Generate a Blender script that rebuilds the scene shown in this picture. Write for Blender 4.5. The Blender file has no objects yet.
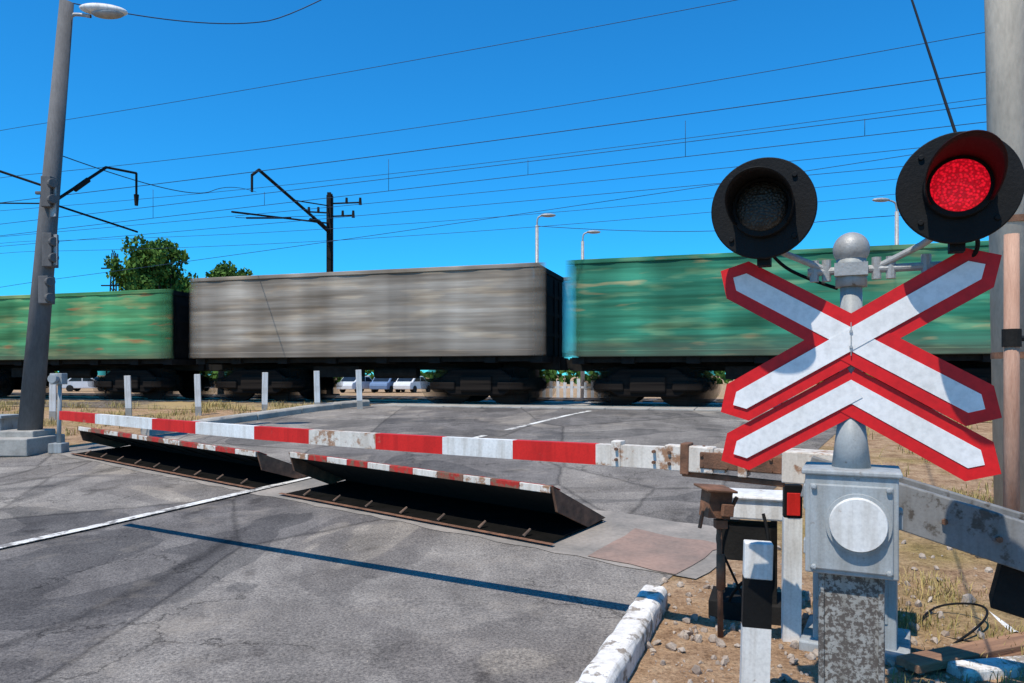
import bpy, bmesh, math, random
from mathutils import Vector, Matrix, Euler
R = math.radians
random.seed(7)
scene = bpy.context.scene
coll = scene.collection

# ------------------------------------------------------------------ materials
class NT:
    def __init__(s, name):
        s.m = bpy.data.materials.new(name); s.m.use_nodes = True
        s.t = s.m.node_tree; s.n = s.t.nodes; s.l = s.t.links
        s.b = s.n['Principled BSDF']
        s.tc = s.n.new('ShaderNodeTexCoord')
    def map(s, scale=(1, 1, 1), rot=(0, 0, 0), src='Object'):
        m = s.n.new('ShaderNodeMapping'); m.inputs['Scale'].default_value = scale
        m.inputs['Rotation'].default_value = rot
        s.l.new(s.tc.outputs[src], m.inputs[0]); return m.outputs[0]
    def noise(s, vec, scale=5, detail=6, rough=.55, dist=0):
        n = s.n.new('ShaderNodeTexNoise'); n.inputs['Scale'].default_value = scale
        n.inputs['Detail'].default_value = detail; n.inputs['Roughness'].default_value = rough
        n.inputs['Distortion'].default_value = dist
        s.l.new(vec, n.inputs['Vector']); return n.outputs[0]
    def voro(s, vec, scale=5, feature='F1', out='Distance'):
        n = s.n.new('ShaderNodeTexVoronoi'); n.feature = feature
        n.inputs['Scale'].default_value = scale
        s.l.new(vec, n.inputs['Vector']); return n.outputs[out]
    def wobble(s, vec, scale, amt):
        wob = s.n.new('ShaderNodeVectorMath'); wob.operation = 'ADD'
        nz = s.n.new('ShaderNodeTexNoise'); nz.inputs['Scale'].default_value = scale; nz.inputs['Detail'].default_value = 8
        nz.inputs['Roughness'].default_value = .65
        s.l.new(vec, nz.inputs['Vector'])
        sc = s.n.new('ShaderNodeVectorMath'); sc.operation = 'SCALE'; sc.inputs['Scale'].default_value = amt
        s.l.new(nz.outputs[1], sc.inputs[0]); s.l.new(vec, wob.inputs[0]); s.l.new(sc.outputs[0], wob.inputs[1])
        return wob.outputs[0]
    def ramp(s, fac, stops):
        r = s.n.new('ShaderNodeValToRGB'); e = r.color_ramp.elements
        while len(e) < len(stops): e.new(.5)
        for i, (p, c) in enumerate(stops):
            e[i].position = p; e[i].color = c if len(c) == 4 else (*c, 1)
        s.l.new(fac, r.inputs[0]); return r.outputs[0]
    def mix(s, fac, a, b, mode='MIX'):
        m = s.n.new('ShaderNodeMix'); m.data_type = 'RGBA'; m.blend_type = mode
        for i, v in ((0, fac), (6, a), (7, b)):
            if hasattr(v, 'links'): s.l.new(v, m.inputs[i])
            else: m.inputs[i].default_value = v
        return m.outputs[2]
    def math(s, op, a, b=0., clamp=False):
        m = s.n.new('ShaderNodeMath'); m.operation = op; m.use_clamp = clamp
        for i, v in ((0, a), (1, b)):
            if hasattr(v, 'links'): s.l.new(v, m.inputs[i])
            else: m.inputs[i].default_value = v
        return m.outputs[0]
    def bw(s, c):
        n = s.n.new('ShaderNodeRGBToBW'); s.l.new(c, n.inputs[0]); return n.outputs[0]
    def sep(s):
        n = s.n.new('ShaderNodeSeparateXYZ'); s.l.new(s.tc.outputs['Object'], n.inputs[0]); return n.outputs
    def bump(s, h, st=.3, dist=.02):
        b = s.n.new('ShaderNodeBump'); b.inputs['Strength'].default_value = st
        b.inputs['Distance'].default_value = dist
        s.l.new(h, b.inputs['Height']); s.l.new(b.outputs[0], s.b.inputs['Normal'])
    def done(s, col, rough=.8, metal=0, spec=.3, alpha=None):
        if hasattr(col, 'links'): s.l.new(col, s.b.inputs['Base Color'])
        else: s.b.inputs['Base Color'].default_value = col
        if hasattr(rough, 'links'): s.l.new(rough, s.b.inputs['Roughness'])
        else: s.b.inputs['Roughness'].default_value = rough
        s.b.inputs['Metallic'].default_value = metal
        s.b.inputs['Specular IOR Level'].default_value = spec
        if alpha is not None: s.l.new(alpha, s.b.inputs['Alpha'])
        return s.m

BK = (0, 0, 0, 1); WH = (1, 1, 1, 1)
def plain(name, c1, c2=None, scale=4, rough=.75, bump=.15, metal=0, stretch=(1, 1, 1), spec=.3):
    t = NT(name); v = t.map(stretch)
    c1 = (*c1[:3], 1); c2 = (*(c2 or [x*.7 for x in c1[:3]])[:3], 1)
    n = t.noise(v, scale, 8, .6); f = t.noise(v, scale*12, 4, .6)
    col = t.ramp(n, [(.35, c2), (.65, c1)])
    col = t.mix(.35, col, t.ramp(f, [(.3, (.5, .5, .5)), (.6, WH)]), 'MULTIPLY')
    t.bump(f, bump, .01)
    return t.done(col, rough, metal, spec)

def worn(name, paint, under, amount=.4, scale=6, rough=.55, stretch=(1, 1, 1), bump=.2):
    """paint that has chipped off in places, showing rust / concrete"""
    t = NT(name); v = t.map(stretch)
    a = t.noise(v, scale, 10, .68); b = t.noise(v, scale*.35, 4, .5)
    g = t.noise(v, scale*9, 4, .6)
    k = t.math('ADD', t.math('MULTIPLY', a, .75), t.math('MULTIPLY', b, .25))
    mask = t.ramp(k, [(amount-.02, WH), (amount+.03, BK)])
    p = t.mix(.55, (*paint, 1), t.ramp(b, [(.3, (.62, .58, .52)), (.62, WH)]), 'MULTIPLY')
    d = t.noise(t.map((9, 9, .8)), 2.0, 5, .6)
    p = t.mix(.45, p, t.ramp(d, [(.35, (.55, .49, .42)), (.55, WH)]), 'MULTIPLY')
    p = t.mix(.25, p, t.ramp(g, [(.3, (.4, .4, .4)), (.6, WH)]), 'MULTIPLY')
    u = t.mix(.5, (*under, 1), t.ramp(g, [(.3, (.35, .35, .35)), (.7, WH)]), 'MULTIPLY')
    t.bump(k, bump, .01)
    return t.done(t.mix(mask, p, u), rough)

def m_asphalt():
    t = NT('asphalt'); v = t.map()
    big = t.noise(v, .30, 3, .5, .8); mid = t.noise(v, 1.1, 8, .68); cl = t.noise(v, 4.5, 6, .7)
    fine = t.noise(v, 60, 4, .75); sp = t.voro(v, 130, out='Distance')
    base = t.ramp(mid, [(.28, (.172, .158, .144)), (.5, (.252, .232, .212)), (.72, (.345, .318, .286))])
    patch = t.ramp(big, [(.43, (.68, .69, .71)), (.434, (1, 1, 1)), (.54, (1, 1, 1)), (.544, (.80, .80, .81)), (.60, (.86, .85, .85)), (.605, (1.2, 1.17, 1.11))])
    base = t.mix(1, base, patch, 'MULTIPLY')
    wv = t.wobble(t.map((.9, .42, 1), (0, 0, R(31.5))), 2.0, .12)
    pc = t.bw(t.voro(wv, .42, out='Color')); pe = t.voro(wv, .42, 'DISTANCE_TO_EDGE')
    base = t.mix(1, base, t.ramp(pc, [(.25, (.76, .76, .78)), (.45, (1.0, .99, .98)), (.7, (1.18, 1.16, 1.12))]), 'MULTIPLY')
    base = t.mix(1, base, t.ramp(pe, [(.0, (.55, .55, .56)), (.006, (.78, .78, .78)), (.012, WH)]), 'MULTIPLY')
    base = t.mix(.6, base, t.ramp(cl, [(.3, (.68, .67, .67)), (.62, (1.12, 1.11, 1.09))]), 'MULTIPLY')
    base = t.mix(.85, base, t.ramp(fine, [(.32, (.28, .27, .27)), (.52, (.95, .95, .95)), (.7, (1.65, 1.58, 1.48))]), 'MULTIPLY')
    vr = t.map((1.1, .06, 1), (0, 0, R(31.5)))
    tyre = t.noise(vr, 1.0, 3, .5)
    base = t.mix(.5, base, t.ramp(tyre, [(.38, (.64, .64, .65)), (.6, WH)]), 'MULTIPLY')
    oil = t.noise(v, 2.3, 3, .5)
    base = t.mix(.65, base, t.ramp(oil, [(.27, (.40, .39, .39)), (.36, WH)]), 'MULTIPLY')
    dust = t.noise(v, .8, 7, .7)
    base = t.mix(t.ramp(dust, [(.54, BK), (.74, (.45, .45, .45))]), base, (.42, .355, .28, 1))
    cr = t.voro(t.wobble(v, 2.6, .7), .8, 'DISTANCE_TO_EDGE')
    crack = t.ramp(cr, [(.0, (.40, .40, .40)), (.005, (.58, .58, .58)), (.011, WH)])
    gate = t.ramp(t.noise(v, .6, 3), [(.48, BK), (.56, WH)])
    base = t.mix(gate, base, t.mix(1, base, crack, 'MULTIPLY'))
    t.bump(t.math('ADD', t.math('ADD', fine, t.math('MULTIPLY', sp, .5)), t.math('MULTIPLY', cl, 1.5)), .55, .010)
    return t.done(base, .92, 0, .10)

def m_ground():
    t = NT('dry_ground'); v = t.map()
    a = t.noise(v, .5, 8, .6, .3); b = t.noise(v, 6, 8, .72); f = t.noise(v, 45, 4, .75)
    soil = t.ramp(b, [(.3, (.25, .145, .08)), (.5, (.50, .32, .19)), (.7, (.66, .47, .30))])
    grass = t.ramp(b, [(.3, (.20, .15, .06)), (.6, (.48, .34, .14)), (.75, (.57, .42, .20))])
    c = t.mix(t.ramp(a, [(.50, BK), (.66, WH)]), soil, grass)
    c = t.mix(.75, c, t.ramp(f, [(.3, (.28, .25, .22)), (.55, WH)]), 'MULTIPLY')
    t.bump(t.math('ADD', b, f), .8, .05)
    return t.done(c, .95, 0, .1)

def m_ballast():
    t = NT('ballast_gravel'); v = t.map()
    col = t.voro(v, 22, out='Color'); d = t.voro(v, 22)
    c = t.ramp(t.bw(col), [(.2, (.14, .105, .08)), (.5, (.30, .235, .18)), (.8, (.46, .38, .31))])
    c = t.mix(1, c, t.ramp(d, [(.0, WH), (.7, (.3, .3, .3))]), 'MULTIPLY')
    g = t.noise(t.map(), .35, 5, .6)
    c = t.mix(t.ramp(g, [(.45, BK), (.58, (.8, .8, .8))]), c, (.44, .31, .14, 1))
    t.bump(d, .8, .03)
    return t.done(c, .95, 0, .1)

WL = 10.55   # wagon body length
def m_wagon(name, c1, c2, c3, dirt=(.11, .085, .065), fade=.5, c4=None):
    """paint of a wagon rushing by: everything drawn out along its direction of travel"""
    t = NT(name); x, y, z = t.sep()
    s1 = t.noise(t.map((.05, 1, 2.4)), 1.6, 5, .55)
    s2 = t.noise(t.map((.06, 1, 12)), 1.2, 4, .6)
    s3 = t.noise(t.map((.26, 1, 3.2)), 1.5, 3, .5)
    vb = t.noise(t.map((.62, .01, .02)), 1.6, 1, .4)
    blob = t.noise(t.map((.40, 1, 2.6)), 1.5, 3, .5)
    blob2 = t.noise(t.map((.50, 1, 3.4), (0, 0, 0)), 1.7, 2, .5)
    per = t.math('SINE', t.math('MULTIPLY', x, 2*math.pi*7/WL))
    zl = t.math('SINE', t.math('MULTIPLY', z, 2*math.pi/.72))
    c = t.ramp(s1, [(.34, (*c2, 1)), (.64, (*c1, 1))])
    c = t.mix(t.ramp(blob, [(.53, BK), (.66, (.7, .7, .7))]), c, (*c3, 1))
    if c4: c = t.mix(t.ramp(blob2, [(.62, BK), (.72, (.65, .65, .65))]), c, (*c4, 1))
    c = t.mix(.8, c, t.ramp(vb, [(.36, (.62, .61, .60)), (.62, (1.15, 1.14, 1.12))]), 'MULTIPLY')
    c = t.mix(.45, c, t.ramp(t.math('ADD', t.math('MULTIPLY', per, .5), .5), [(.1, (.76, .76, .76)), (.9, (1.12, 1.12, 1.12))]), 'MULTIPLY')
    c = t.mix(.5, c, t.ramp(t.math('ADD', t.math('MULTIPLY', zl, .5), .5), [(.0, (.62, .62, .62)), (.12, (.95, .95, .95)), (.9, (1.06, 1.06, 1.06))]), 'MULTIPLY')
    c = t.mix(.45, c, t.ramp(s2, [(.35, (.58, .55, .52)), (.6, (1.08, 1.08, 1.08))]), 'MULTIPLY')
    c = t.mix(.75, c, t.ramp(s3, [(.35, (.56, .50, .44)), (.6, (1.08, 1.08, 1.08))]), 'MULTIPLY')
    zz = t.math('ADD', z, t.math('MULTIPLY', s1, .8))
    c = t.mix(t.ramp(t.math('MULTIPLY', t.math('SUBTRACT', zz, 2.1), .6), [(.05, (.85, .85, .85)), (.5, BK)]), c, (*dirt, 1))
    al = t.math('MULTIPLY', t.math('DIVIDE', x, fade, True), t.math('DIVIDE', t.math('SUBTRACT', WL, x), fade, True))
    return t.done(c, .8, 0, .10, al)
def m_bogie():
    t = NT('bogie_rushing_by'); x, y, z = t.sep()
    s = t.noise(t.map((.14, 1, 7)), 1.5, 4, .6)
    c = t.ramp(s, [(.35, (.007, .006, .006)), (.7, (.028, .022, .018))])
    ax = t.math('ABSOLUTE', x)
    al = t.math('DIVIDE', t.math('SUBTRACT', 1.75, ax), .9, True)
    return t.done(c, .95, 0, .05, al)

def m_lens(name, col, emit):
    t = NT(name); v = t.map()
    d = t.voro(v, 105)
    c = t.ramp(d, [(.12, (*col, 1)), (.6, (*[x*.35 for x in col], 1))])
    if emit:
        t.l.new(c, t.b.inputs['Emission Color']); t.b.inputs['Emission Strength'].default_value = emit
    t.bump(d, .5, .006)
    return t.done(c, .4, 0, .3)

M = dict(
    asphalt=m_asphalt(), ground=m_ground(), ballast=m_ballast(), bogie=m_bogie(),
    concrete=plain('concrete', (.44, .41, .36), (.30, .275, .24), 3, .9, .4),
    apron=plain('apron_concrete', (.34, .295, .25), (.21, .19, .165), 2.2, .9, .6),
    brick=plain('reddish_concrete', (.34, .225, .175), (.22, .165, .135), 2, .9, .6),
    poleC=plain('weathered_concrete_pole', (.58, .51, .41), (.42, .37, .30), 2.5, .9, .35, 0, (1, 1, .3), .1),
    poleG=plain('grey_pole_concrete', (.165, .16, .158), (.11, .107, .105), 3, .9, .3, 0, (1, 1, .3), .1),
    line=worn('road_paint', (.78, .76, .71), (.26, .24, .22), .46, 9, .85),
    kerb=worn('kerb_whitewash', (.82, .79, .75), (.32, .27, .22), .46, 9, .85),
    white=worn('white_paint', (.82, .81, .78), (.34, .25, .18), .35, 8, .6),
    wornw=worn('worn_white_paint', (.76, .70, .62), (.38, .21, .12), .445, 9, .65),
    red=worn('red_paint', (.68, .020, .014), (.42, .14, .09), .36, 9, .55),
    redr=worn('red_paint_rusty', (.50, .035, .025), (.24, .12, .075), .49, 8, .7),
    rust=plain('rusty_steel', (.26, .125, .072), (.11, .06, .038), 9, .85, .4),
    rustd=plain('dark_rusty_steel', (.18, .11, .075), (.06, .045, .036), 4, .85, .5),
    under=plain('shaded_underside', (.018, .015, .012), (.008, .007, .006), 5, .95, .2),  # shade beneath the raised flaps put into the colour
    steelg=worn('grey_painted_steel', (.38, .40, .40), (.20, .16, .12), .39, 14, .5),
    steels=worn('speckled_grey_paint', (.34, .33, .30), (.12, .10, .085), .50, 60, .8),
    cwgrey=worn('counterweight_grey', (.24, .24, .235), (.10, .085, .07), .43, 9, .65),
    black=plain('black_paint', (.009, .009, .009), (.005, .005, .005), 8, .65, .2, 0, (1, 1, 1), .18),
    dark=plain('dark_steel', (.024, .022, .020), (.014, .013, .012), 5, .85, .3, 0, (1, 1, 1), .12),
    pitshade=plain('pit_shade_black', (.010, .009, .008), (.005, .005, .004), 5, .95, .5, 0, (1, 1, 1), .05),  # near-black colour stands in for the shadow inside the pit
    signw=plain('sign_white_film', (.84, .82, .80), (.72, .70, .66), 3, .5, .03),
    signr=plain('sign_red_film', (.72, .012, .014), (.54, .010, .012), 3, .5, .03),
    rail=plain('rail_steel', (.28, .24, .21), (.16, .12, .10), 12, .4, .1, .6),
    wood=plain('sleeper_wood', (.13, .10, .08), (.07, .055, .045), 6, .9, .4),
    plank=plain('weathered_plank', (.38, .21, .12), (.20, .11, .07), 4, .9, .5, 0, (.4, 5, 5)),
    wpost=plain('rusty_orange_post', (.55, .33, .23), (.38, .20, .13), 5, .85, .4, 0, (3, 3, .4)),
    bark=plain('bark', (.10, .075, .055), (.05, .04, .03), 6, .95, .5),
    wire=plain('wire_metal', (.02, .05, .10), (.015, .035, .07), 3, .6, 0),
    galv=plain('galvanised_metal', (.42, .42, .41), (.28, .28, .27), 9, .5, .2, .2),
    glass=plain('dark_car_glass', (.02, .03, .04), (.015, .02, .03), 2, .1, 0),
    tyre=plain('rubber', (.02, .02, .02), (.015, .015, .015), 5, .9, .1),
    stone=plain('stone', (.50, .42, .34), (.30, .23, .18), 9, .95, .5),
    blade=plain('dry_grass_blade', (.50, .37, .15), (.22, .19, .06), 2.5, .9, 0),
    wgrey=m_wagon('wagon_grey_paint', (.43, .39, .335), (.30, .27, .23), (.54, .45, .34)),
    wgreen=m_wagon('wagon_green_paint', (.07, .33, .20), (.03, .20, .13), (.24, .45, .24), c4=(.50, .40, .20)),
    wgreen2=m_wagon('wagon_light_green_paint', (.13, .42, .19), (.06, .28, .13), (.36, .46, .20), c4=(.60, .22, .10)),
    wshade=plain('wagon_shaded_steel', (.026, .022, .019), (.014, .012, .011), 3, .9, .2, 0, (1, 1, 1), .1),  # shade on the wagon ends painted in as near-black
    lensr=m_lens('red_lens', (1, .010, .03), .9), lensd=m_lens('dark_lens', (.05, .046, .038), 0),
    hoodr=plain('hood_red_reflection', (.035, .006, .007), (.02, .004, .005), 8, .6, .1, 0, (1, 1, 1), .2),  # reflection of the red lens put into the hood colour
)

# ------------------------------------------------------------------ helpers
def group(name, loc=(0, 0, 0), rz=0.0):
    e = bpy.data.objects.new(name, None); e.location = loc; e.rotation_euler = (0, 0, rz)
    e.empty_display_size = .2; coll.objects.link(e); return e

def add(name, bm, mat, parent=None, smooth=False, bevel=0):
    me = bpy.data.meshes.new(name)
    bmesh.ops.recalc_face_normals(bm, faces=bm.faces)
    if smooth:
        for f in bm.faces: f.smooth = True
    bm.to_mesh(me); bm.free()
    for m in (mat if isinstance(mat, (list, tuple)) else [mat]): me.materials.append(m)
    o = bpy.data.objects.new(name, me); coll.objects.link(o)
    if parent: o.parent = parent
    if bevel:
        b = o.modifiers.new('bevel', 'BEVEL'); b.width = bevel; b.segments = 2; b.limit_method = 'ANGLE'
    return o

def bbox(bm, c, s, rot=None, mi=0):
    m = Matrix.Translation(c)
    if rot: m = m @ Euler(rot).to_matrix().to_4x4()
    bmesh.ops.create_cube(bm, size=1, matrix=m @ Matrix.Diagonal((*s, 1)))

def btube(bm, p1, p2, r1, r2=None, seg=12, mi=0):
    p1 = Vector(p1); p2 = Vector(p2); r2 = r1 if r2 is None else r2
    d = p2-p1
    q = d.to_track_quat('Z', 'Y').to_matrix().to_4x4()
    bmesh.ops.create_cone(bm, cap_ends=True, segments=seg, radius1=r1, radius2=r2, depth=d.length,
                          matrix=Matrix.Translation((p1+p2)/2) @ q)

def box(name, c, s, mat, parent=None, rot=None, bevel=0):
    bm = bmesh.new(); bbox(bm, c, s, rot); return add(name, bm, mat, parent, bevel=bevel)
def tube(name, p1, p2, r1, r2=None, mat=None, parent=None, seg=20):
    bm = bmesh.new(); btube(bm, p1, p2, r1, r2, seg)
    o = add(name, bm, mat, parent)
    for f in o.data.polygons: f.use_smooth = len(f.vertices) == 4
    return o
def ball(name, c, r, mat, parent=None, sc=(1, 1, 1)):
    bm = bmesh.new(); bmesh.ops.create_uvsphere(bm, u_segments=28, v_segments=16, radius=r,
        matrix=Matrix.Translation(c) @ Matrix.Diagonal((*sc, 1)))
    return add(name, bm, mat, parent, smooth=True)
def curve(name, pts, r, mat, parent=None):
    cu = bpy.data.curves.new(name, 'CURVE'); cu.dimensions = '3D'; cu.bevel_depth = r; cu.bevel_resolution = 2
    sp = cu.splines.new('NURBS'); sp.points.add(len(pts)-1)
    for i, p in enumerate(pts): sp.points[i].co = (*p, 1)
    sp.use_endpoint_u = True; sp.order_u = 3
    cu.materials.append(mat); o = bpy.data.objects.new(name, cu); coll.objects.link(o)
    if parent: o.parent = parent
    return o
def extrude_poly(bm, pts, y0, y1):
    """pts in x,z ; extruded along y"""
    a = [bm.verts.new((x, y0, z)) for x, z in pts]; b = [bm.verts.new((x, y1, z)) for x, z in pts]
    n = len(pts); bm.faces.new(a); bm.faces.new(b[::-1])
    for i in range(n): bm.faces.new((a[i], b[i], b[(i+1) % n], a[(i+1) % n]))

# ------------------------------------------------------------------ terrain frame (s along track, w across it)
TA = R(17.1); CA, SA = math.cos(TA), math.sin(TA)
BP = [(-3000, 0), (3.6, 0), (4.6, .02), (5.6, .065), (6.6, .12), (8, .20), (10, .335), (12, .475), (14, .61), (15.2, .69), (16.4, .745),
      (17.2, .76), (21.2, .76), (22.5, .73), (25, .60), (30, .25), (36, .05), (42, 0), (3000, 0)]
def g(w):
    for (a, za), (b, zb) in zip(BP, BP[1:]):
        if a <= w <= b: return za+(zb-za)*(w-a)/(b-a)
    return 0
def W(s, w, z=0): return Vector((s*CA+w*SA, -s*SA+w*CA, z))
def G(x, y): return g(x*SA+y*CA)
def sheet(name, rows, cols_fn, dz, mat, parent=None):
    bm = bmesh.new(); prev = None
    for w in rows:
        cur = [bm.verts.new(W(s, w, g(w)+dz)) for s in cols_fn(w)]
        if prev:
            for i in range(len(cur)-1): bm.faces.new((prev[i], prev[i+1], cur[i+1], cur[i]))
        prev = cur
    return add(name, bm, mat, parent)
bpw = [b[0] for b in BP[1:-1]]
grow = [-1500, -200, -40, -8] + bpw + [60, 100, 250, 900, 2800]
sheet('ground', grow, lambda w: [-2500, -500, -120, -40, -15, 0, 15, 40, 120, 500, 2500], 0, M['ground'])
sc_ = lambda w: -6.156+.2568*(w-4.844)
def RE(w): return -.62+.079*(w-5.0) if w < 5.0 else sc_(w)+5.496
LE = lambda w: sc_(w)-6.0
rr = sorted([-12, -4, 5.0]+[b for b in bpw if b < 42]+[42, 60])
sheet('road', rr, lambda w: [LE(w), sc_(w), RE(w)], .006, M['asphalt'])
cl = group('road_centre_line')
def strip(name, w0, w1, off, hw, mat, dz=.011):
    n = max(2, int((w1-w0)/.4)); ws = sorted(set([w0+(w1-w0)*i/n for i in range(n+1)]+[b for b in bpw if w0 < b < w1]))
    sheet(name, ws, lambda w: [sc_(w)+off-hw, sc_(w)+off+hw], dz, mat, cl)
strip('solid_line', -6, 9.0, 0, .062, M['line'], .024)
strip('dash_1', 10.6, 12.2, .02, .06, M['line'])
strip('dash_2', 12.9, 16.3, .02, .06, M['line'])
strip('dash_3', 24, 40, 0, .06, M['line'])
for side in (0, 1):
    rows = [w for w in bpw if 15.2 <= w <= 30]
    sheet('ballast_bed', rows, (lambda w: [-90, -40, -18, LE(w)-.15]) if side == 0 else (lambda w: [RE(w)+.15, 15, 60]), .012, M['ballast'])
def along_edge(name, fn, off, w0, w1, wd, h, mat, seg=1.0, gap=.012, parent=None):
    gp = parent or group(name); w = w0; i = 0
    while w < w1-.01:
        a = w; b = min(w+seg, w1)
        pa = W(fn(a)+off, a, g(a)); pb = W(fn(b)+off, b, g(b)); d = (pb-pa); L = d.length-gap
        d.normalize(); nx = Vector((d.y, -d.x, 0)).normalized()
        bm = bmesh.new(); vs = []
        jz = random.uniform(-.008, .008); jx = random.uniform(-.006, .006)
        prof = [(-wd/2, -.1), (-wd/2, h*.75), (-wd*.36, h), (wd*.36, h), (wd/2, h*.75), (wd/2, -.1)]
        ns = 9
        for t in range(ns+1):
            p = pa+d*(L*t/ns)
            vs.append([bm.verts.new(p+nx*(x+jx)+Vector((0, 0, z+jz if z > 0 else z))+(Vector((random.uniform(-1, 1), random.uniform(-1, 1), random.uniform(-1, .3)))*.006 if z > 0 else Vector()))
                       for x, z in prof])
        for t in range(ns):
            for k in range(len(prof)):
                bm.faces.new((vs[t][k], vs[t+1][k], vs[t+1][(k+1) % 6], vs[t][(k+1) % 6]))
        bm.faces.new(vs[0]); bm.faces.new(vs[-1][::-1])
        i += 1; add('segment_%d' % i, bm, mat, gp, bevel=.012); w = b
    return gp
along_edge('kerb', RE, .085, -2.9, 4.95, .17, .13, M['kerb'], 1.05)
along_edge('kerb', LE, -.10, 11.2, 17.0, .28, .16, M['concrete'], 1.2)

# ------------------------------------------------------------------ lifting flaps in the road
RF = -math.atan2(.6, .8)
def flap_frame(x, y): return Vector((.40, 6.2, 0))+Vector((.8, -.6, 0))*x+Vector((.6, .8, 0))*y
def fl(x, y, h):
    p = flap_frame(x, y); return Vector((x, y, G(p.x, p.y)+h))
def fsheet(name, x0, x1, y0, y1, dz, mat, parent, jag=0):
    bm = bmesh.new(); nx = max(1, int((x1-x0)/.2)); ny = max(1, int((y1-y0)/.2)); vs = []
    for j in range(ny+1):
        row = []
        for i in range(nx+1):
            jx = random.uniform(-jag, jag) if i in (0, nx) else 0; jy = random.uniform(-jag, jag) if j in (0, ny) else 0
            row.append(bm.verts.new(fl(x0+(x1-x0)*i/nx+jx, y0+(y1-y0)*j/ny+jy, dz)))
        vs.append(row)
    for j in range(ny):
        for i in range(nx): bm.faces.new((vs[j][i], vs[j][i+1], vs[j+1][i+1], vs[j+1][i]))
    return add(name, bm, mat, parent)
ap = group('flap_foundation', (.40, 6.2, 0), RF)
fsheet('concrete_slab', -9.5, 1.25, -.12, 1.35, .011, M['apron'], ap, .03)
fsheet('red_side', .28, 1.12, -.08, .85, .017, M['brick'], ap, .05)
def flap(x0, x1, h, depth=1.0):
    gp = group('road_barrier_flap', (.40, 6.2, 0), RF)
    fsheet('pit_shade', x0-.03, x1+.03, 0.02, depth, .030, M['pitshade'], gp)  # flat sheet over the road, pit shadow painted by its colour
    fsheet('frame_front', x0-.08, x1+.08, -.035, .02, .034, M['rust'], gp)
    th = .05; yf = .10
    def slab(name, xa, xb, ya, ha, yb, hb, t, mat, bev=.006):
        bm = bmesh.new()
        q = [fl(xa, ya, ha), fl(xb, ya, ha), fl(xb, yb, hb), fl(xa, yb, hb)]
        lo = [bm.verts.new(v-Vector((0, 0, t))) for v in q]; up = [bm.verts.new(v) for v in q]
        bm.faces.new(lo[::-1]); bm.faces.new(up)
        for i in range(4): bm.faces.new((lo[i], lo[(i+1) % 4], up[(i+1) % 4], up[i]))
        return add(name, bm, mat, gp, bevel=bev)
    slab('deck_plate', x0, x1, yf, h, depth, .055, .012, M['rustd'])
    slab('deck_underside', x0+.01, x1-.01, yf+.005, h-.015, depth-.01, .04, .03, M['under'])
    n = 11; L = (x1-x0)/n
    for i in range(n):
        slab('nosing_%d' % (i+1), x0+L*i, x0+L*(i+1)-.004, yf-.035, h+.012, yf-.002, h+.008, .062, M['redr'] if i % 2 else M['wornw'], .004)
    slab('top_edge_strip', x0, x1, yf+.01, h+.010, yf+.13, h-.045, .01, M['redr'], .003)
    slab('rear_edge_strip', x0, x1, depth-.16, .065+.075, depth-.1, .065+.048, .01, M['rust'], .003)
    bm = bmesh.new(); k = int((x1-x0)/.48)
    for i in range(k+1):
        x = x0+.02+(x1-x0-.04)*i/k
        q = [fl(x, yf+.04, h-th-.004), fl(x, depth-.05, .035), fl(x, yf+.30, h-.20)]
        a = [bm.verts.new(v+Vector((-.012, 0, 0))) for v in q]; b = [bm.verts.new(v+Vector((.012, 0, 0))) for v in q]
        bm.faces.new(a); bm.faces.new(b[::-1])
        for j in range(3): bm.faces.new((a[j], b[j], b[(j+1) % 3], a[(j+1) % 3]))
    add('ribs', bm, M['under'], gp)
    bm = bmesh.new()
    for i in range(k):
        x = x0+.02+(x1-x0-.04)*(i+.5)/k
        btube(bm, fl(x, .05, .035), fl(x+.02, .13, .085), .016, .012, 8)
    add('spring_stops', bm, M['rustd'], gp)
    for nm, x in (('cheek_near', x1+.016), ('cheek_far', x0-.016)):
        bm = bmesh.new()
        q = [fl(x, yf-.03, h+.006), fl(x, depth+.02, .05), fl(x, depth-.30, .03), fl(x, yf+.04, h-.22)]
        a = [bm.verts.new(v+Vector((-.012, 0, 0))) for v in q]; b = [bm.verts.new(v+Vector((.012, 0, 0))) for v in q]
        bm.faces.new(a); bm.faces.new(b[::-1])
        for j in range(4): bm.faces.new((a[j], b[j], b[(j+1) % 4], a[(j+1) % 4]))
        add(nm, bm, M['rust'], gp)
flap(-3.74, -.14, .49, .95)
flap(-9.15, -4.40, .44, .95)

# ------------------------------------------------------------------ railway
tg = group('railway_track', (0, 0, 0), -TA)
RZ = .80; TC = 18.92
def rails(tc, tag):
    for i, dy in enumerate((-.76, .76)):
        bm = bmesh.new()
        bbox(bm, (-25, tc+dy, RZ-.02), (150, .07, .04)); bbox(bm, (-25, tc+dy, RZ-.085), (150, .02, .10)); bbox(bm, (-25, tc+dy, RZ-.14), (150, .14, .02))
        add('rail_%s_%d' % (tag, i+1), bm, M['rail'], tg)
    bm = bmesh.new(); s = -95
    while s < 45:
        bbox(bm, (s, tc, .755), (.25, 2.7, .06)); s += .6
    add('sleepers_'+tag, bm, M['wood'], tg)
rails(TC, 'a'); rails(TC+4.3, 'b')
deck = group('crossing_deck', (0, 0, 0), -TA)
for i, (w0, w1) in enumerate(((16.9, 18.1), (18.25, 19.6), (19.75, 20.9))):
    bm = bmesh.new(); s = LE(w0)+.1
    while s < RE(w0)-.5:
        bbox(bm, (s+.5, (w0+w1)/2, .765), (.985, w1-w0, .05)); s += 1.0
    add('slabs_%d' % (i+1), bm, M['concrete'], deck, bevel=.01)

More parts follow.
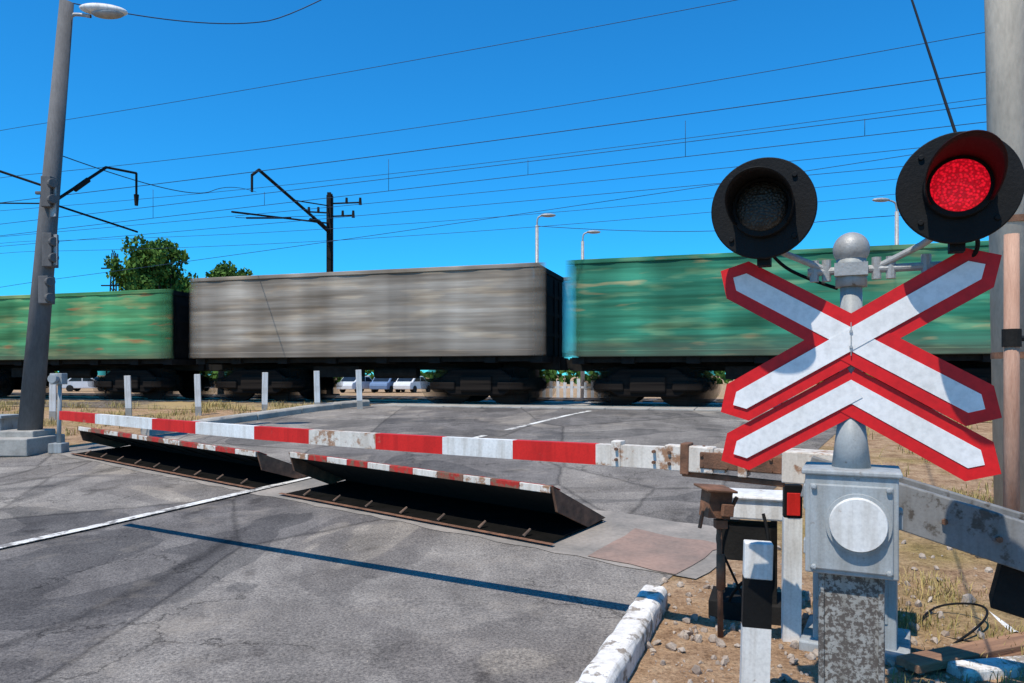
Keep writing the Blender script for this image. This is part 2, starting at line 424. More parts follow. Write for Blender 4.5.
def wagon(s0, mat, top=4.30, bot=2.06):
    y0 = 17.47; y1 = y0+2.95; L = WL
    gp = group('freight_wagon', W(s0, 0), -TA)
    nb = 7; pitch = L/nb
    bm = bmesh.new()
    for y in (y0+.05, y1-.05): bbox(bm, (L/2, y, (top+bot)/2), (L-.02, .03, top-bot))
    add('body_panels', bm, mat, gp)
    for sy, y in ((-1, y0), (1, y1)):
        bm = bmesh.new()
        for i in range(nb+1):
            x = min(max(pitch*i, .32), L-.32)
            pts = [(x-.55, .036), (x-.38, .030), (x-.16, .012), (x, .008), (x+.16, .012), (x+.38, .030), (x+.55, .036)]
            lo = [bm.verts.new((px, y-sy*d, bot+.10)) for px, d in pts]; up = [bm.verts.new((px, y-sy*d, top-.13)) for px, d in pts]
            for k in range(6): bm.faces.new((lo[k], lo[k+1], up[k+1], up[k]))
        add('side_posts', bm, mat, gp, smooth=True)
    bm = bmesh.new()
    for sy, y in ((-1, y0), (1, y1)):
        bbox(bm, (L/2, y-sy*.045, top-.05), (L, .09, .11))
        bbox(bm, (L/2, y-sy*.045, bot+.04), (L, .10, .15))
    add('chords', bm, mat, gp, bevel=.015)
    bm = bmesh.new()
    for x in (.30, L-.30):
        bbox(bm, (x, (y0+y1)/2, (top+bot)/2-.06), (.04, y1-y0-.16, top-bot-.1))
        bbox(bm, (x, (y0+y1)/2, top-.07), (.12, y1-y0-.14, .13))
        for yy in (.5, 1.05, 1.9, 2.45): bbox(bm, (x, y0+yy, (top+bot)/2-.1), (.12, .12, top-bot-.2))
        for zz in (.55, 1.1, 1.6): bbox(bm, (x, (y0+y1)/2, bot+zz), (.09, y1-y0-.3, .1))
    add('end_walls', bm, M['wshade'], gp)
    box('floor', (L/2, (y0+y1)/2, bot-.01), (L-.6, y1-y0-.14, .05), M['wshade'], gp)
    bm = bmesh.new()
    bbox(bm, (L/2, (y0+y1)/2, bot-.20), (L+.1, .45, .34))
    bbox(bm, (L/2, y0+.3, bot-.10), (L-.6, .1, .14)); bbox(bm, (L/2, y1-.3, bot-.10), (L-.6, .1, .14))
    for i in range(nb+1): bbox(bm, (min(max(pitch*i, .3), L-.3), (y0+y1)/2, bot-.12), (.3, y1-y0-.3, .16))
    bbox(bm, (L*.42, y0+.75, bot-.42), (1.4, .35, .30)); btube(bm, (L*.52, y0+.9, bot-.45), (L*.64, y0+.9, bot-.45), .15)
    add('underframe', bm, M['dark'], gp)
    for nm, x, d in (('coupler_a', 0, -1), ('coupler_b', L, 1)):
        bm = bmesh.new(); bbox(bm, (x+d*.2, (y0+y1)/2, RZ+1.03), (.55, .2, .24)); bbox(bm, (x+d*.42, (y0+y1)/2+.05, RZ+1.03), (.3, .36, .32))
        add(nm, bm, M['dark'], gp, bevel=.02)
    yc = (y0+y1)/2
    for bi, bx in enumerate((1.95, L-1.95)):
        b = group('bogie_%d' % (bi+1), (bx, yc, RZ)); b.parent = gp
        bm = bmesh.new()
        hs_ = .26
        for ax in (-.925, .925):
            for sy in (-.76, .76):
                for r, w_ in ((.475, .065), (.18, .12)):
                    pts = [(ax+hs_+r*math.cos(R(a)), .475+r*math.sin(R(a))) for a in range(-90, 91, 12)]
                    pts += [(ax-hs_+r*math.cos(R(a)), .475+r*math.sin(R(a))) for a in range(90, 271, 12)]
                    extrude_poly(bm, pts, sy-w_, sy+w_)
        add('wheelsets', bm, M['bogie'], b)
        bm = bmesh.new()
        for sy in (-1.02, 1.02):
            pts = [(-1.6, .62), (-1.55, .38), (-.9, .36), (-.7, .22), (.7, .22), (.9, .36), (1.55, .38), (1.6, .62), (.95, .70), (.65, .90), (-.65, .90), (-.95, .70)]
            extrude_poly(bm, pts, sy-.07, sy+.07)
            bbox(bm, (0, sy+math.copysign(.09, sy), .52), (.85, .12, .4))
            for ax in (-.925, .925): bbox(bm, (ax, sy+math.copysign(.05, sy), .475), (.7, .16, .22))
        bbox(bm, (0, 0, .62), (.6, 2.1, .28)); bbox(bm, (0, 0, .92), (.9, .8, .34))
        add('side_frames', bm, M['bogie'], b, bevel=.04)
    return gp
wagon(-15.05, M['wgrey'])
wagon(-4.05, M['wgreen'], 4.32, 2.02)
wagon(-26.15, M['wgreen2'], 4.03, 2.05)
wagon(-37.2, M['wgreen'], 4.08, 2.05)
wagon(7.0, M['wgrey'])

# ------------------------------------------------------------------ crossing signal with crossbuck
SG = group('crossing_signal', (1.352, 2.95, 0), R(-25))
tube('mast', (0, 0, 1.15), (0, 0, 2.0), .044, .040, M['steelg'], SG, 28)
tube('mast_flare', (0, 0, 1.16), (0, 0, 1.40), .075, .046, M['steelg'], SG, 28)
tube('mast_collar', (0, 0, 1.90), (0, 0, 1.96), .058, None, M['steelg'], SG, 28)
ball('cap_ball', (0, 0, 2.050), .068, M['galv'], SG)
tube('cap_neck', (0, 0, 1.96), (0, 0, 2.01), .05, .055, M['steelg'], SG, 24)
bm = bmesh.new()
bbox(bm, (0, 0, .39), (.235, .20, .78))
for x in (-.105, .105): bbox(bm, (x, -.104, .39), (.022, .012, .78))
add('column', bm, M['steels'], SG, bevel=.01)
bm = bmesh.new()
bbox(bm, (0, -.02, .975), (.325, .25, .385)); bbox(bm, (0, -.02, 1.175), (.35, .275, .02)); bbox(bm, (0, -.148, .965), (.29, .012, .33))
for x in (-.13, .13):
    for z in (.81, 1.12): btube(bm, (x, -.15, z), (x, -.17, z), .011)
bbox(bm, (.170, -.05, 1.0), (.02, .06, .08)); bbox(bm, (-.168, -.02, 1.06), (.014, .05, .10)); bbox(bm, (-.168, -.02, .86), (.014, .05, .06))
add('junction_box', bm, M['steelg'], SG, bevel=.008)
tube('bell_dome', (.025, -.15, .985), (.025, -.185, .985), .106, .098, M['white'], SG, 40)
tube('bell_ring', (.025, -.145, .985), (.025, -.165, .985), .117, .115, M['steelg'], SG, 40)
bm = bmesh.new()
btube(bm, (-.16, -.02, 1.965), (.36, -.02, 1.965), .016)
for x in (-.135, -.09, .09, .14, .26): btube(bm, (x, -.02, 1.925), (x, -.02, 2.01), .018, .018, 10)
bbox(bm, (0, -.045, 1.965), (.12, .05, .05))
for sx in (-1, 1):
    btube(bm, (sx*.10, -.02, 1.975), (sx*.24, -.06, 2.04), .013); btube(bm, (sx*.24, -.06, 2.04), (sx*.33, -.17, 2.09), .013)
add('cross_bar', bm, M['galv'], SG)
curve('lamp_cable', [(.30, -.0, 1.96), (.36, -.03, 1.955), (.42, -.06, 1.99), (.42, -.10, 2.06), (.38, -.16, 2.10)], .008, M['black'], SG)
curve('lamp_cable_b', [(-.05, .03, 1.9), (-.2, .05, 1.96), (-.3, .02, 2.04), (-.33, -.12, 2.1)], .007, M['black'], SG)
def lampunit(nm, x, z, lens, hood, vr=.112, vl=.20):
    e = bpy.data.objects.new(nm, None); coll.objects.link(e); e.parent = SG; e.location = (x, -.22, z)
    bm = bmesh.new()
    btube(bm, (0, .012, 0), (0, -.004, 0), .198, .196, 64)
    add('backplate', bm, M['black'], e, bevel=.003)
    bm = bmesh.new(); btube(bm, (0, .012, 0), (0, .16, 0), .135, .11, 40); btube(bm, (0, -.004, 0), (0, -.035, 0), vr+.008, vr+.004, 48)
    for a in range(4):
        aa = a*math.pi/2+.78; btube(bm, (.165*math.cos(aa), -.003, .165*math.sin(aa)), (.165*math.cos(aa), -.014, .165*math.sin(aa)), .010)
    bbox(bm, (0, .06, -.15), (.05, .06, .14))
    add('housing', bm, M['black'], e, smooth=False, bevel=.004)
    bm = bmesh.new(); bmesh.ops.create_uvsphere(bm, u_segments=40, v_segments=20, radius=vr*.86, matrix=Matrix.Translation((0, -.034, 0)) @ Matrix.Diagonal((1, .28, 1, 1)))
    add('lens', bm, lens, e, smooth=True)
    bm = bmesh.new(); n = 36; a0, a1 = R(-35), R(215); rows = []
    for k in range(5):
        t = k/4; row = []
        for i in range(n+1):
            a = a0+(a1-a0)*i/n
            ln = .035+vl*max(0, (math.sin(a)+.57)/1.57)**.9
            rr_ = vr+.010*t
            row.append(bm.verts.new((rr_*math.cos(a), -.03-ln*t, rr_*math.sin(a)-.02*t*max(0, math.sin(a)))))
        rows.append(row)
    for k in range(4):
        for i in range(n): bm.faces.new((rows[k][i], rows[k][i+1], rows[k+1][i+1], rows[k+1][i]))
    o = add('visor', bm, hood, e, smooth=True); s = o.modifiers.new('solid', 'SOLIDIFY'); s.thickness = .004
lampunit('signal_lamp_dark', -.312, 2.200, M['lensd'], M['black'], .112, .17)
lampunit('signal_lamp_red', .345, 2.210, M['lensr'], M['hoodr'], .106, .29)
def barpoly(ax, az, bx, bz, hw, tip, tip_a=True):
    d = Vector((bx-ax, bz-az)); d.normalize(); n = Vector((-d.y, d.x)); A = Vector((ax, az)); B = Vector((bx, bz))
    p = []
    if tip_a: p += [A+d*tip-n*hw, A, A+d*tip+n*hw]
    else: p += [A-n*hw, A+n*hw]
    p += [B-d*tip+n*hw, B, B-d*tip-n*hw]
    return [(v.x, v.y) for v in p]
CZ = 1.69; Lx, Hz = .497, .295; yS = -.065
def sgn(name, poly, y, mat, t=.0022):
    bm = bmesh.new(); extrude_poly(bm, poly, y, y+t); return add(name, bm, mat, SG)
def inner(ax, az, bx, bz, tip_a=True):
    d = Vector((bx-ax, bz-az)).normalized(); A = Vector((ax, az))+(d*.060 if tip_a else d*0); B = Vector((bx, bz))-d*.060
    return barpoly(A.x, A.y, B.x, B.y, .040, .038, tip_a)
hw = .087; tp = .080
b1 = (-Lx, CZ+Hz, Lx, CZ-Hz); b2 = (Lx, CZ+Hz, -Lx, CZ-Hz)
sgn('cross_red_a', barpoly(*b1, hw, tp), yS, M['signr']); sgn('cross_red_b', barpoly(*b2, hw, tp), yS+.0024, M['signr'])
sgn('cross_white_a', inner(*b1), yS-.0026, M['signw']); sgn('cross_white_b', inner(*b2), yS-.0052, M['signw'])
oz = .205
c1 = (-.03, CZ-oz+.03*Hz/Lx, Lx, CZ-Hz-oz); c2 = (.03, CZ-oz+.03*Hz/Lx, -Lx, CZ-Hz-oz)
yC = yS+.012
sgn('chevron_red_a', barpoly(*c1, hw, tp, False), yC, M['signr']); sgn('chevron_red_b', barpoly(*c2, hw, tp, False), yC+.0024, M['signr'])
c1i = (-.02, CZ-oz+.02*Hz/Lx, Lx, CZ-Hz-oz); c2i = (.02, CZ-oz+.02*Hz/Lx, -Lx, CZ-Hz-oz)
sgn('chevron_white_a', inner(*c1i, False), yC-.0026, M['signw']); sgn('chevron_white_b', inner(*c2i, False), yC-.0052, M['signw'])
bm = bmesh.new()
for z in (CZ+.06, CZ-.24): bbox(bm, (0, -.040, z), (.13, .03, .03))
add('sign_brackets', bm, M['galv'], SG)
bm = bmesh.new()
for z in (CZ+.03, CZ-.03): btube(bm, (0, yS-.006, z), (0, yS-.011, z), .006)
bbox(bm, (0, yS-.008, CZ), (.003, .004, .13))
add('sign_bolts_and_seam', bm, M['galv'], SG)

# ------------------------------------------------------------------ barrier
BG = group('boom_barrier')
A = Vector((1.097, 4.0, 1.09)); T = Vector((-4.135, 6.8, 1.18)); AT = T-A
def armpt(t): return A+AT*t
bands = [(-.01, .114, 'wornw'), (.114, .206, 'red'), (.206, .293, 'white'), (.293, .385, 'red'), (.385, .487, 'wornw'), (.487, .58, 'red'), (.58, .69, 'white'), (.69, .78, 'red'), (.78, .91, 'white'), (.91, 1.0, 'red')]
ux = AT.normalized(); un = Vector((ux.y, -ux.x, 0)).normalized()
for i, (a, b, m) in enumerate(bands):
    bm = bmesh.new(); vs = []
    for t in (a, b):
        p = armpt(t); p.z -= .03*math.sin(math.pi*max(0, t)); h = .062-.022*t; w = .035-.01*t
        vs.append([bm.verts.new(p+un*x+Vector((0, 0, z))) for x, z in ((-w, -h), (w, -h), (w, h), (-w, h))])
    for k in range(4): bm.faces.new((vs[0][k], vs[1][k], vs[1][(k+1) % 4], vs[0][(k+1) % 4]))
    bm.faces.new(vs[0]); bm.faces.new(vs[1][::-1])
    add('boom_band_%d' % (i+1), bm, M[m], BG)
def obox(name, p, q, w, h, mat, bev=.006):
    bm = bmesh.new(); p = Vector(p); q = Vector(q); d = (q-p).normalized(); n = Vector((d.y, -d.x, 0)).normalized(); u = n.cross(d); vs = []
    if u.z < 0: u = -u
    for c in (p, q): vs.append([bm.verts.new(c+n*x*w/2+u*z*h/2) for x, z in ((-1, -1), (1, -1), (1, 1), (-1, 1))])
    for k in range(4): bm.faces.new((vs[0][k], vs[1][k], vs[1][(k+1) % 4], vs[0][(k+1) % 4]))
    bm.faces.new(vs[0]); bm.faces.new(vs[1][::-1]); return add(name, bm, mat, BG, bevel=bev)
obox('boom_root', armpt(-.085), armpt(.012), .10, .09, M['rust'])
obox('boom_sleeve', armpt(.0), armpt(.045), .09, .14, M['wornw'])
obox('clamp_a', armpt(.088), armpt(.098), .080, .15, M['wornw'])
obox('clamp_b', armpt(.022), armpt(.030), .105, .17, M['rust'])
obox('clamp_c', armpt(-.030), armpt(-.022), .12, .15, M['wornw'])
obox('tie_rod', armpt(-.06)+Vector((0, 0, -.10)), armpt(.03)+Vector((0, 0, -.085)), .03, .03, M['rust'])
bm = bmesh.new()
for t in (-.07, -.05, -.03, -.012, .01, .04, .055, .092):
    p = armpt(t)
    for dz in (-.03, .03): btube(bm, p-un*.06+Vector((0, 0, dz)), p+un*.06+Vector((0, 0, dz)), .009, None, 8)
    if t < .02: btube(bm, p+Vector((0, 0, .04)), p+Vector((0, 0, .075)), .008, None, 8)
add('bolts', bm, M['rust'], BG)
P0 = Vector((1.52, 3.78, 1.05)); P1 = Vector((2.62, 3.12, .70))
obox('pivot_block', armpt(-.11), armpt(-.06), .2, .16, M['wornw'])
obox('counterweight_beam_a', P0+un*.13, P1+un*.13, .045, .21, M['cwgrey'])
obox('counterweight_beam_b', P0-un*.13, P1-un*.13, .045, .21, M['cwgrey'])
obox('beam_tie', Vector((2.0, 3.49, .90))-un*.11, Vector((2.0, 3.49, .90))+un*.11, .06, .06, M['dark'])
obox('counterweight', Vector((2.20, 3.37, .62)), Vector((2.75, 3.04, .48)), .20, .22, M['dark'])
bm = bmesh.new()
for f in (.30, .46, .62, .78):
    p = P0.lerp(P1, f)+un*.155
    btube(bm, p, p+un*.02, .014, None, 6)
    btube(bm, P0.lerp(P1, f)-un*.153, P0.lerp(P1, f)-un*.175, .014, None, 6)
add('beam_bolts', bm, M['rust'], BG)
cab = bmesh.new(); rz = math.atan2(ux.y, ux.x)
cx_, cy_ = 1.96, 4.22
bbox(cab, (cx_, cy_, .48), (.42, .36, .86), (0, 0, rz)); bbox(cab, (cx_, cy_, .93), (.47, .41, .05), (0, 0, rz)); bbox(cab, (cx_, cy_, .03), (.55, .5, .08), (0, 0, rz))
bbox(cab, (cx_, cy_, .5), (.34, .372, .6), (0, 0, rz))
add('drive_cabinet', cab, M['steelg'], BG, bevel=.01)
tube('drive_shaft', (1.60, 3.72, 1.04), (1.90, 4.15, 1.02), .035, None, M['dark'], BG)
obox('shaft_bracket', (1.72, 3.95, .90), (1.80, 4.05, 1.04), .2, .1, M['dark'])

RB = group('trackside_relay_box', (1.50, 4.72, 0), R(-20))
bm = bmesh.new(); bbox(bm, (0, 0, .72), (.50, .30, .13)); bbox(bm, (0, 0, .79), (.54, .34, .025)); add('box', bm, M['white'], RB, bevel=.012)
bm = bmesh.new()
for x in (-.16, .16):
    for y in (-.1, .1): bbox(bm, (x, y, .31), (.04, .04, .62))
bbox(bm, (0, -.02, .50), (.36, .2, .22)); bbox(bm, (0, 0, .07), (.45, .34, .14)); bbox(bm, (.05, -.12, .3), (.12, .06, .3))
add('legs', bm, M['dark'], RB, bevel=.005)
curve('cable', [(.1, -.16, .7), (.16, -.22, .5), (.05, -.24, .35), (-.1, -.2, .2), (-.12, -.1, .05)], .01, M['black'], RB)
curve('cable_b', [(-.12, -.16, .68), (-.2, -.2, .55), (-.1, -.24, .4), (.02, -.2, .1)], .008, M['black'], RB)

DP = group('rusty_detector_post', (1.22, 4.33, 0))
tube('post', (0, 0, 0), (-.01, 0, .78), .017, .015, M['rust'], DP)
bm = bmesh.new(); bbox(bm, (-.03, -.01, .80), (.15, .10, .16), (0, .12, .3)); bbox(bm, (-.035, -.02, .89), (.2, .16, .014), (.1, .1, .3)); bbox(bm, (.02, -.07, .77), (.07, .03, .07), (0, .1, .3))
btube(bm, (-.10, -.02, .80), (-.13, -.03, .66), .012); btube(bm, (.05, 0, .74), (.09, -.02, .84), .012); bbox(bm, (0, 0, .68), (.07, .06, .05))
add('detector_head', bm, M['rust'], DP, bevel=.004)
tube('stay', (.0, 0, .30), (.0, -.0, .50), .024, None, M['rust'], DP)

def gpost(loc, h, w, bands, tilt=(0, 0, 0), refl=False):
    e = group('guide_post', loc); e.rotation_euler = tilt
    z = -.1
    for i, (zt, m) in enumerate(bands):
        bm = bmesh.new(); bbox(bm, (0, 0, (z+zt)/2), (w, w*.6, zt-z)); add('section_%d' % (i+1), bm, M[m], e, bevel=.006 if i == len(bands)-1 else 0); z = zt
    if refl:
        bm = bmesh.new(); bbox(bm, (0, -w*.3-.006, h-.10), (w*.72, .01, .13)); add('reflector', bm, M['red'], e, bevel=.003)
    return e
gpost((1.11, 3.40, 0), .78, .125, [(.40, 'white'), (.62, 'black'), (.785, 'white')], (0, R(1.5), R(-12)))
gpost((1.61, 4.27, 0.01), .90, .10, [(.72, 'white'), (.91, 'black')], (0, R(.5), R(-10)), True)
for x, y in ((-8.8, 17.0), (-7.2, 17.0), (-5.75, 17.2), (-4.6, 17.5), (-3.68, 17.9), (-10.3, 16.6)):
    gpost((x, y, G(x, y)), .95, .13, [(.20, 'concrete'), (.95, 'white')], (0, R(random.uniform(-2, 2)), .3))

# ------------------------------------------------------------------ left lamp pole with bracket
LP = group('street_lamp_pole', (-8.0, 12.2, G(-8, 12.2)))
top = Vector((.60, .1, 7.45))
tube('pole', (0, 0, -.3), top, .185, .105, M['poleG'], LP, 28)
curve('lamp_arm', [Vector((.58, .1, 6.9)), Vector((.64, .1, 7.24)), Vector((.8, .1, 7.26)), Vector((1.0, .1, 7.22))], .03, M['galv'], LP)
bm = bmesh.new(); bmesh.ops.create_uvsphere(bm, u_segments=24, v_segments=14, radius=1, matrix=Matrix.Translation((1.24, .05, 7.30)) @ Euler((0, R(5), 0)).to_matrix().to_4x4() @ Matrix.Diagonal((.40, .15, .09, 1)))
add('lamp_head', bm, M['white'], LP, smooth=True)
ball('lamp_glass', (1.32, .04, 7.24), 1, M['galv'], LP, (.27, .12, .08))
bm = bmesh.new()
bbox(bm, (-.35, -.1, .12), (1.5, 1.0, .28)); bbox(bm, (0, 0, .30), (.6, .6, .12))
add('plinth', bm, M['concrete'], LP, bevel=.02)
bm = bmesh.new()
for (x, z, h) in ((.40, 4.25, .50), (.42, 3.30, .55), (.36, 2.65, .45)):
    bbox(bm, (x+.02, -.08, z), (.16, .20, h)); bbox(bm, (x-.15, -.05, z), (.14, .05, .05))
    for k in (-.13, .13): btube(bm, (x+.08, -.14, z+k), (x+.16, -.19, z+k), .065, .075, 16)
add('signal_heads', bm, M['poleG'], LP, bevel=.01)
bm = bmesh.new(); bbox(bm, (.50, -.12, 3.3), (.24, .012, .50), (0, 0, R(-25))); bbox(bm, (.50, -.1, 4.15), (.16, .012, .6), (0, 0, R(-30)))
add('sign_plates', bm, M['galv'], LP)
n2 = Vector((SA, CA, 0)); pb = Vector((.37, .05, 4.1))
bm = bmesh.new()
e1 = pb+n2*.75+Vector((.30, 0, .80)); e2 = pb+n2*1.3+Vector((.40, 0, .84)); e3 = pb+n2*1.3+Vector((.40, 0, .45))
btube(bm, pb, e1, .025); btube(bm, e1, e2, .022); btube(bm, e2, e3, .02); btube(bm, pb+Vector((0, 0, .0)), pb+n2*1.2+Vector((.5, 0, -.25)), .018)
btube(bm, pb+Vector((0, 0, .25)), pb+Vector((-2.0, -.5, .9)), .02); btube(bm, pb, pb+Vector((-2.2, -.5, -.1)), .012)
btube(bm, e3, e3+Vector((0, 0, -.2)), .045, .03, 10); btube(bm, pb+n2*.3+Vector((.13, 0, .3)), pb+n2*.5+Vector((.2, 0, .52)), .045, .045, 10)
add('catenary_bracket', bm, M['dark'], LP)
SB = group('barrier_signal_post', (-7.35, 12.0, G(-7.35, 12)))
tube('post', (0, 0, 0), (0.02, 0, 1.15), .035, .03, M['steelg'], SB)
bm = bmesh.new(); bbox(bm, (0, 0, 1.20), (.20, .16, .18)); btube(bm, (0, -.08, 1.20), (0, -.18, 1.20), .065, .075); bbox(bm, (0, 0, .08), (.22, .22, .16))
add('head', bm, M['steelg'], SB, bevel=.01)
CBX = group('control_cabinet', (-8.75, 12.4, G(-8.75, 12.4)))
bm = bmesh.new(); bbox(bm, (0, 0, .35), (.7, .5, .4)); bbox(bm, (0, 0, .57), (.78, .58, .05)); bbox(bm, (0, -.255, .35), (.6, .015, .32))
add('cabinet', bm, M['steelg'], CBX, bevel=.01)

# ------------------------------------------------------------------ right utility pole + orange-brown post
UP = group('utility_pole', (3.98, 5.8, G(4.0, 5.8)))
tube('pole', (0, 0, -.3), (-.22, 0, 9), .160, .125, M['poleC'], UP, 32)
bm = bmesh.new()
for z in (1.55, 2.6): btube(bm, (0-.02*z, 0, z), (-.02*z, 0, z+.05), .168, None, 32)
add('straps', bm, M['rust'], UP)
TP = group('timber_post', (3.375, 5.00, 0.0))
tube('post', (0, 0, 0), (0, 0, 2.50), .050, .045, M['wpost'], TP, 14)
bm = bmesh.new(); btube(bm, (0, 0, 1.74), (0, 0, 1.86), .058, None, 16); btube(bm, (0, -.02, 1.8), (.5, .3, 1.8), .02); add('clamp', bm, M['dark'], TP)

# ------------------------------------------------------------------ catenary mast behind train
CM = group('catenary_mast', (-7.8, 31.7, G(-7.8, 31.7)), 0)
bm = bmesh.new()
for y in (-.13, .13): bbox(bm, (0, y, 4.45), (.16, .07, 9.0))
for x in (-.1, .1): bbox(bm, (x, 0, 4.45), (.05, .2, 8.8))
bbox(bm, (0, 0, .1), (.7, .7, .5))
nn = Vector((-SA, -CA, 0)); zt = Vector((0, 0, 1))
def q(l, z): return nn*l+zt*z
btube(bm, q(0, 7.3), q(4.9, 8.65), .06); btube(bm, q(4.9, 8.65), q(5.3, 8.35), .05); btube(bm, q(5.3, 8.35), q(5.3, 7.75), .045)
btube(bm, q(0, 7.65), q(6.4, 6.8), .035); btube(bm, q(0, 8.4), q(2.6, 8.05), .025); btube(bm, q(2.9, 7.3), q(5.6, 6.75), .035)
btube(bm, q(0.1, 7.3), q(.9, 7.55), .09); btube(bm, q(1.0, 7.55), q(1.5, 7.5), .08)
for dx, z in ((1.3, 8.5), (1.0, 7.95), (-.9, 8.1)):
    btube(bm, (0, 0, z), (dx, 0, z+.05), .035); btube(bm, (dx, 0, z-.05), (dx, 0, z+.25), .07, .05, 10); btube(bm, (dx*.55, 0, z), (dx*.55, 0, z+.25), .06, .05, 10)
add('mast_and_cantilever', bm, M['dark'], CM)
LM = group('lattice_mast', (-32.2, 60, 0))
bm = bmesh.new()
for a in (-.3, .3):
    for b in (-.3, .3): btube(bm, (a*1.6, b*1.6, 0), (a*.5, b*.5, 11.4), .07, .05, 6)
for k in range(15):
    z = .4+k*.75; f = 1.6-1.1*z/11.4; f2 = 1.6-1.1*(z+.75)/11.4; s = 1 if k % 2 else -1
    for b in (-.3, .3): btube(bm, (-.3*s*f, b*f, z), (.3*s*f2, b*f2, z+.75), .04, None, 5)
for z in (8.8, 10.2): bbox(bm, (0, 0, z), (2.2, .1, .1))
add('lattice', bm, M['dark'], LM)
def slamp(x, y, zt, d, arm=1.0):
    e = group('street_lamp', (x, y, G(x, y)))
    tube('pole', (0, 0, 0), (0, 0, zt-.4), .13, .09, M['galv'], e, 14)
    curve('arm', [(0, 0, zt-.6), (0, 0, zt-.1), (d*.3*arm, 0, zt+.1), (d*arm, 0, zt+.15)], .045, M['galv'], e)
    ball('lamp_head', (d*(arm+.25), 0, zt+.15), 1, M['galv'], e, (.42, .16, .10))
slamp(1.35, 40, 10.0, 1, .35); slamp(4.2, 44, 9.9, 1, .4); slamp(18.3, 35.2, 9.7, -1, .5)

# ------------------------------------------------------------------ overhead wires
WG = group('overhead_wires')
def trackwire(nm, w, zl, zr, sl, sr, sag=0.0, r=.0085):
    pts = []
    for i in range(25):
        t = -.5+2.0*i/24; s = sl+(sr-sl)*t
        pts.append(W(s, w, zl+(zr-zl)*t-sag*4*(t % 1)*(1-(t % 1))))
    curve(nm, pts, r, M['wire'], WG)
trackwire('wire_a', 19, 9.9, 11.1, -24.1, 6, .15)
trackwire('wire_b', 19, 8.3, 9.30, -24.1, 6, .35)
trackwire('wire_c', 19.2, 7.5, 8.45, -24.1, 6, .1, r=.011)
trackwire('wire_d', 19, 6.7, 7.65, -24.1, 6, .05)
trackwire('wire_e', 19, 6.3, 7.25, -24.1, 6, .0)
trackwire('wire_f', 23.2, 8.4, 9.2, -30.4, 7.6, .3)
trackwire('wire_g', 23.2, 6.9, 7.5, -30.4, 7.6, .05)
trackwire('wire_h', 23.2, 7.3, 8.0, -30.4, 7.6, .1)
trackwire('wire_i', 27.5, 7.6, 7.8, -34, 9, .5)
trackwire('wire_j', 27.5, 8.1, 8.3, -34, 9, .5)
trackwire('wire_k', 21, 5.0, 7.4, -25, 7, .1, r=.008)
for i in range(11):
    s = -30+i*4.1
    t = (s+24.1)/30.1
    zt_ = 6.7+.95*t; zb_ = 6.3+.95*t
    tube('dropper_%d' % i, W(s, 19, zb_), W(s, 19, zt_+(.5 if i % 2 else 0)), .007, None, M['wire'], WG, 6)
curve('feeder_a', [(-7.4, 12.3, 7.75), (-5.5, 13, 7.6), (-3.5, 14, 8.4), (3, 16, 14)], .010, M['wire'], WG)
curve('feeder_b', [(-7.5, 12.3, 5.2), (-7.0, 16, 5.3), (-8.0, 21, 7.0), (-9.3, 26.9, 8.2)], .009, M['wire'], WG)
curve('feeder_c', [(-7.8, 20.9, 6.0), (-8.5, 24, 6.6), (-7.8, 31.7, 8.4)], .010, M['wire'], WG)
curve('drop_cable', [(1.77, 2.9, 2.40), (2.42, 4.5, 3.86), (4.4, 9.3, 8.2), (7, 15.7, 13.9)], .0065, M['black'], WG)
curve('street_cable', [(1.35, 40, 9.6), (10, 38, 8.6), (18.3, 35.2, 9.4), (40, 30, 9)], .016, M['wire'], WG)

# ------------------------------------------------------------------ parked cars beyond
def car(loc, rz, col):
    e = group('parked_car', loc, rz)
    paint = plain('car_paint', col, [c*.9 for c in col], 2, .3, 0)
    prof = [(-2.15, .30), (-2.2, .62), (-2.1, .88), (-1.75, .95), (-1.2, 1.38), (-.7, 1.46), (.3, 1.45), (.95, .98), (1.75, .86), (2.12, .68), (2.15, .30)]
    bm = bmesh.new(); extrude_poly(bm, prof, -.84, .84); add('body', bm, paint, e, bevel=.06)
    bm = bmesh.new()
    extrude_poly(bm, [(-1.5, .98), (-1.1, 1.32), (-.35, 1.38), (-.35, .98)], -.853, .853); extrude_poly(bm, [(-.25, .98), (-.25, 1.38), (.25, 1.36), (.78, .98)], -.853, .853)
    add('side_windows', bm, M['glass'], e)
    bm = bmesh.new()
    for sx, pts in ((1, [(.36, 1.42), (.93, 1.0), (.96, 1.03), (.40, 1.45)]), (-1, [(-1.7, .99), (-1.25, 1.36), (-1.28, 1.39), (-1.74, 1.02)])):
        extrude_poly(bm, pts, -.70, .70)
    add('windscreens', bm, M['glass'], e)
    bm = bmesh.new()
    for x in (-1.35, 1.35):
        for y in (-.80, .80): btube(bm, (x, y-.1, .31), (x, y+.1, .31), .31, None, 20)
    add('wheels', bm, M['tyre'], e)
for x, y, r, c in ((-13.6, 66, 65, (.7, .71, .72)), (-11.0, 66, 75, (.16, .24, .38)), (-8.8, 66, 70, (.75, .75, .74)), (-40, 70, 10, (.65, .66, .68)), (-35.5, 69, 5, (.12, .2, .34)), (-31, 71, 5, (.75, .75, .74)), (-22, 72, 12, (.45, .46, .48))):
    car((x, y, 0), R(r), c)
FN = group('white_fence', (1.3, 30, .25))
bm = bmesh.new()
for i in range(11): bbox(bm, (i*.28, 0, .5), (.12, .04, 1.0+(.1 if i % 3 else 0)))
for z in (.3, .8): bbox(bm, (1.4, .04, z), (3.1, .03, .08))
for i in range(3): bbox(bm, (i*1.4, .06, .55), (.12, .12, 1.2))
add('pickets', bm, M['white'], FN)

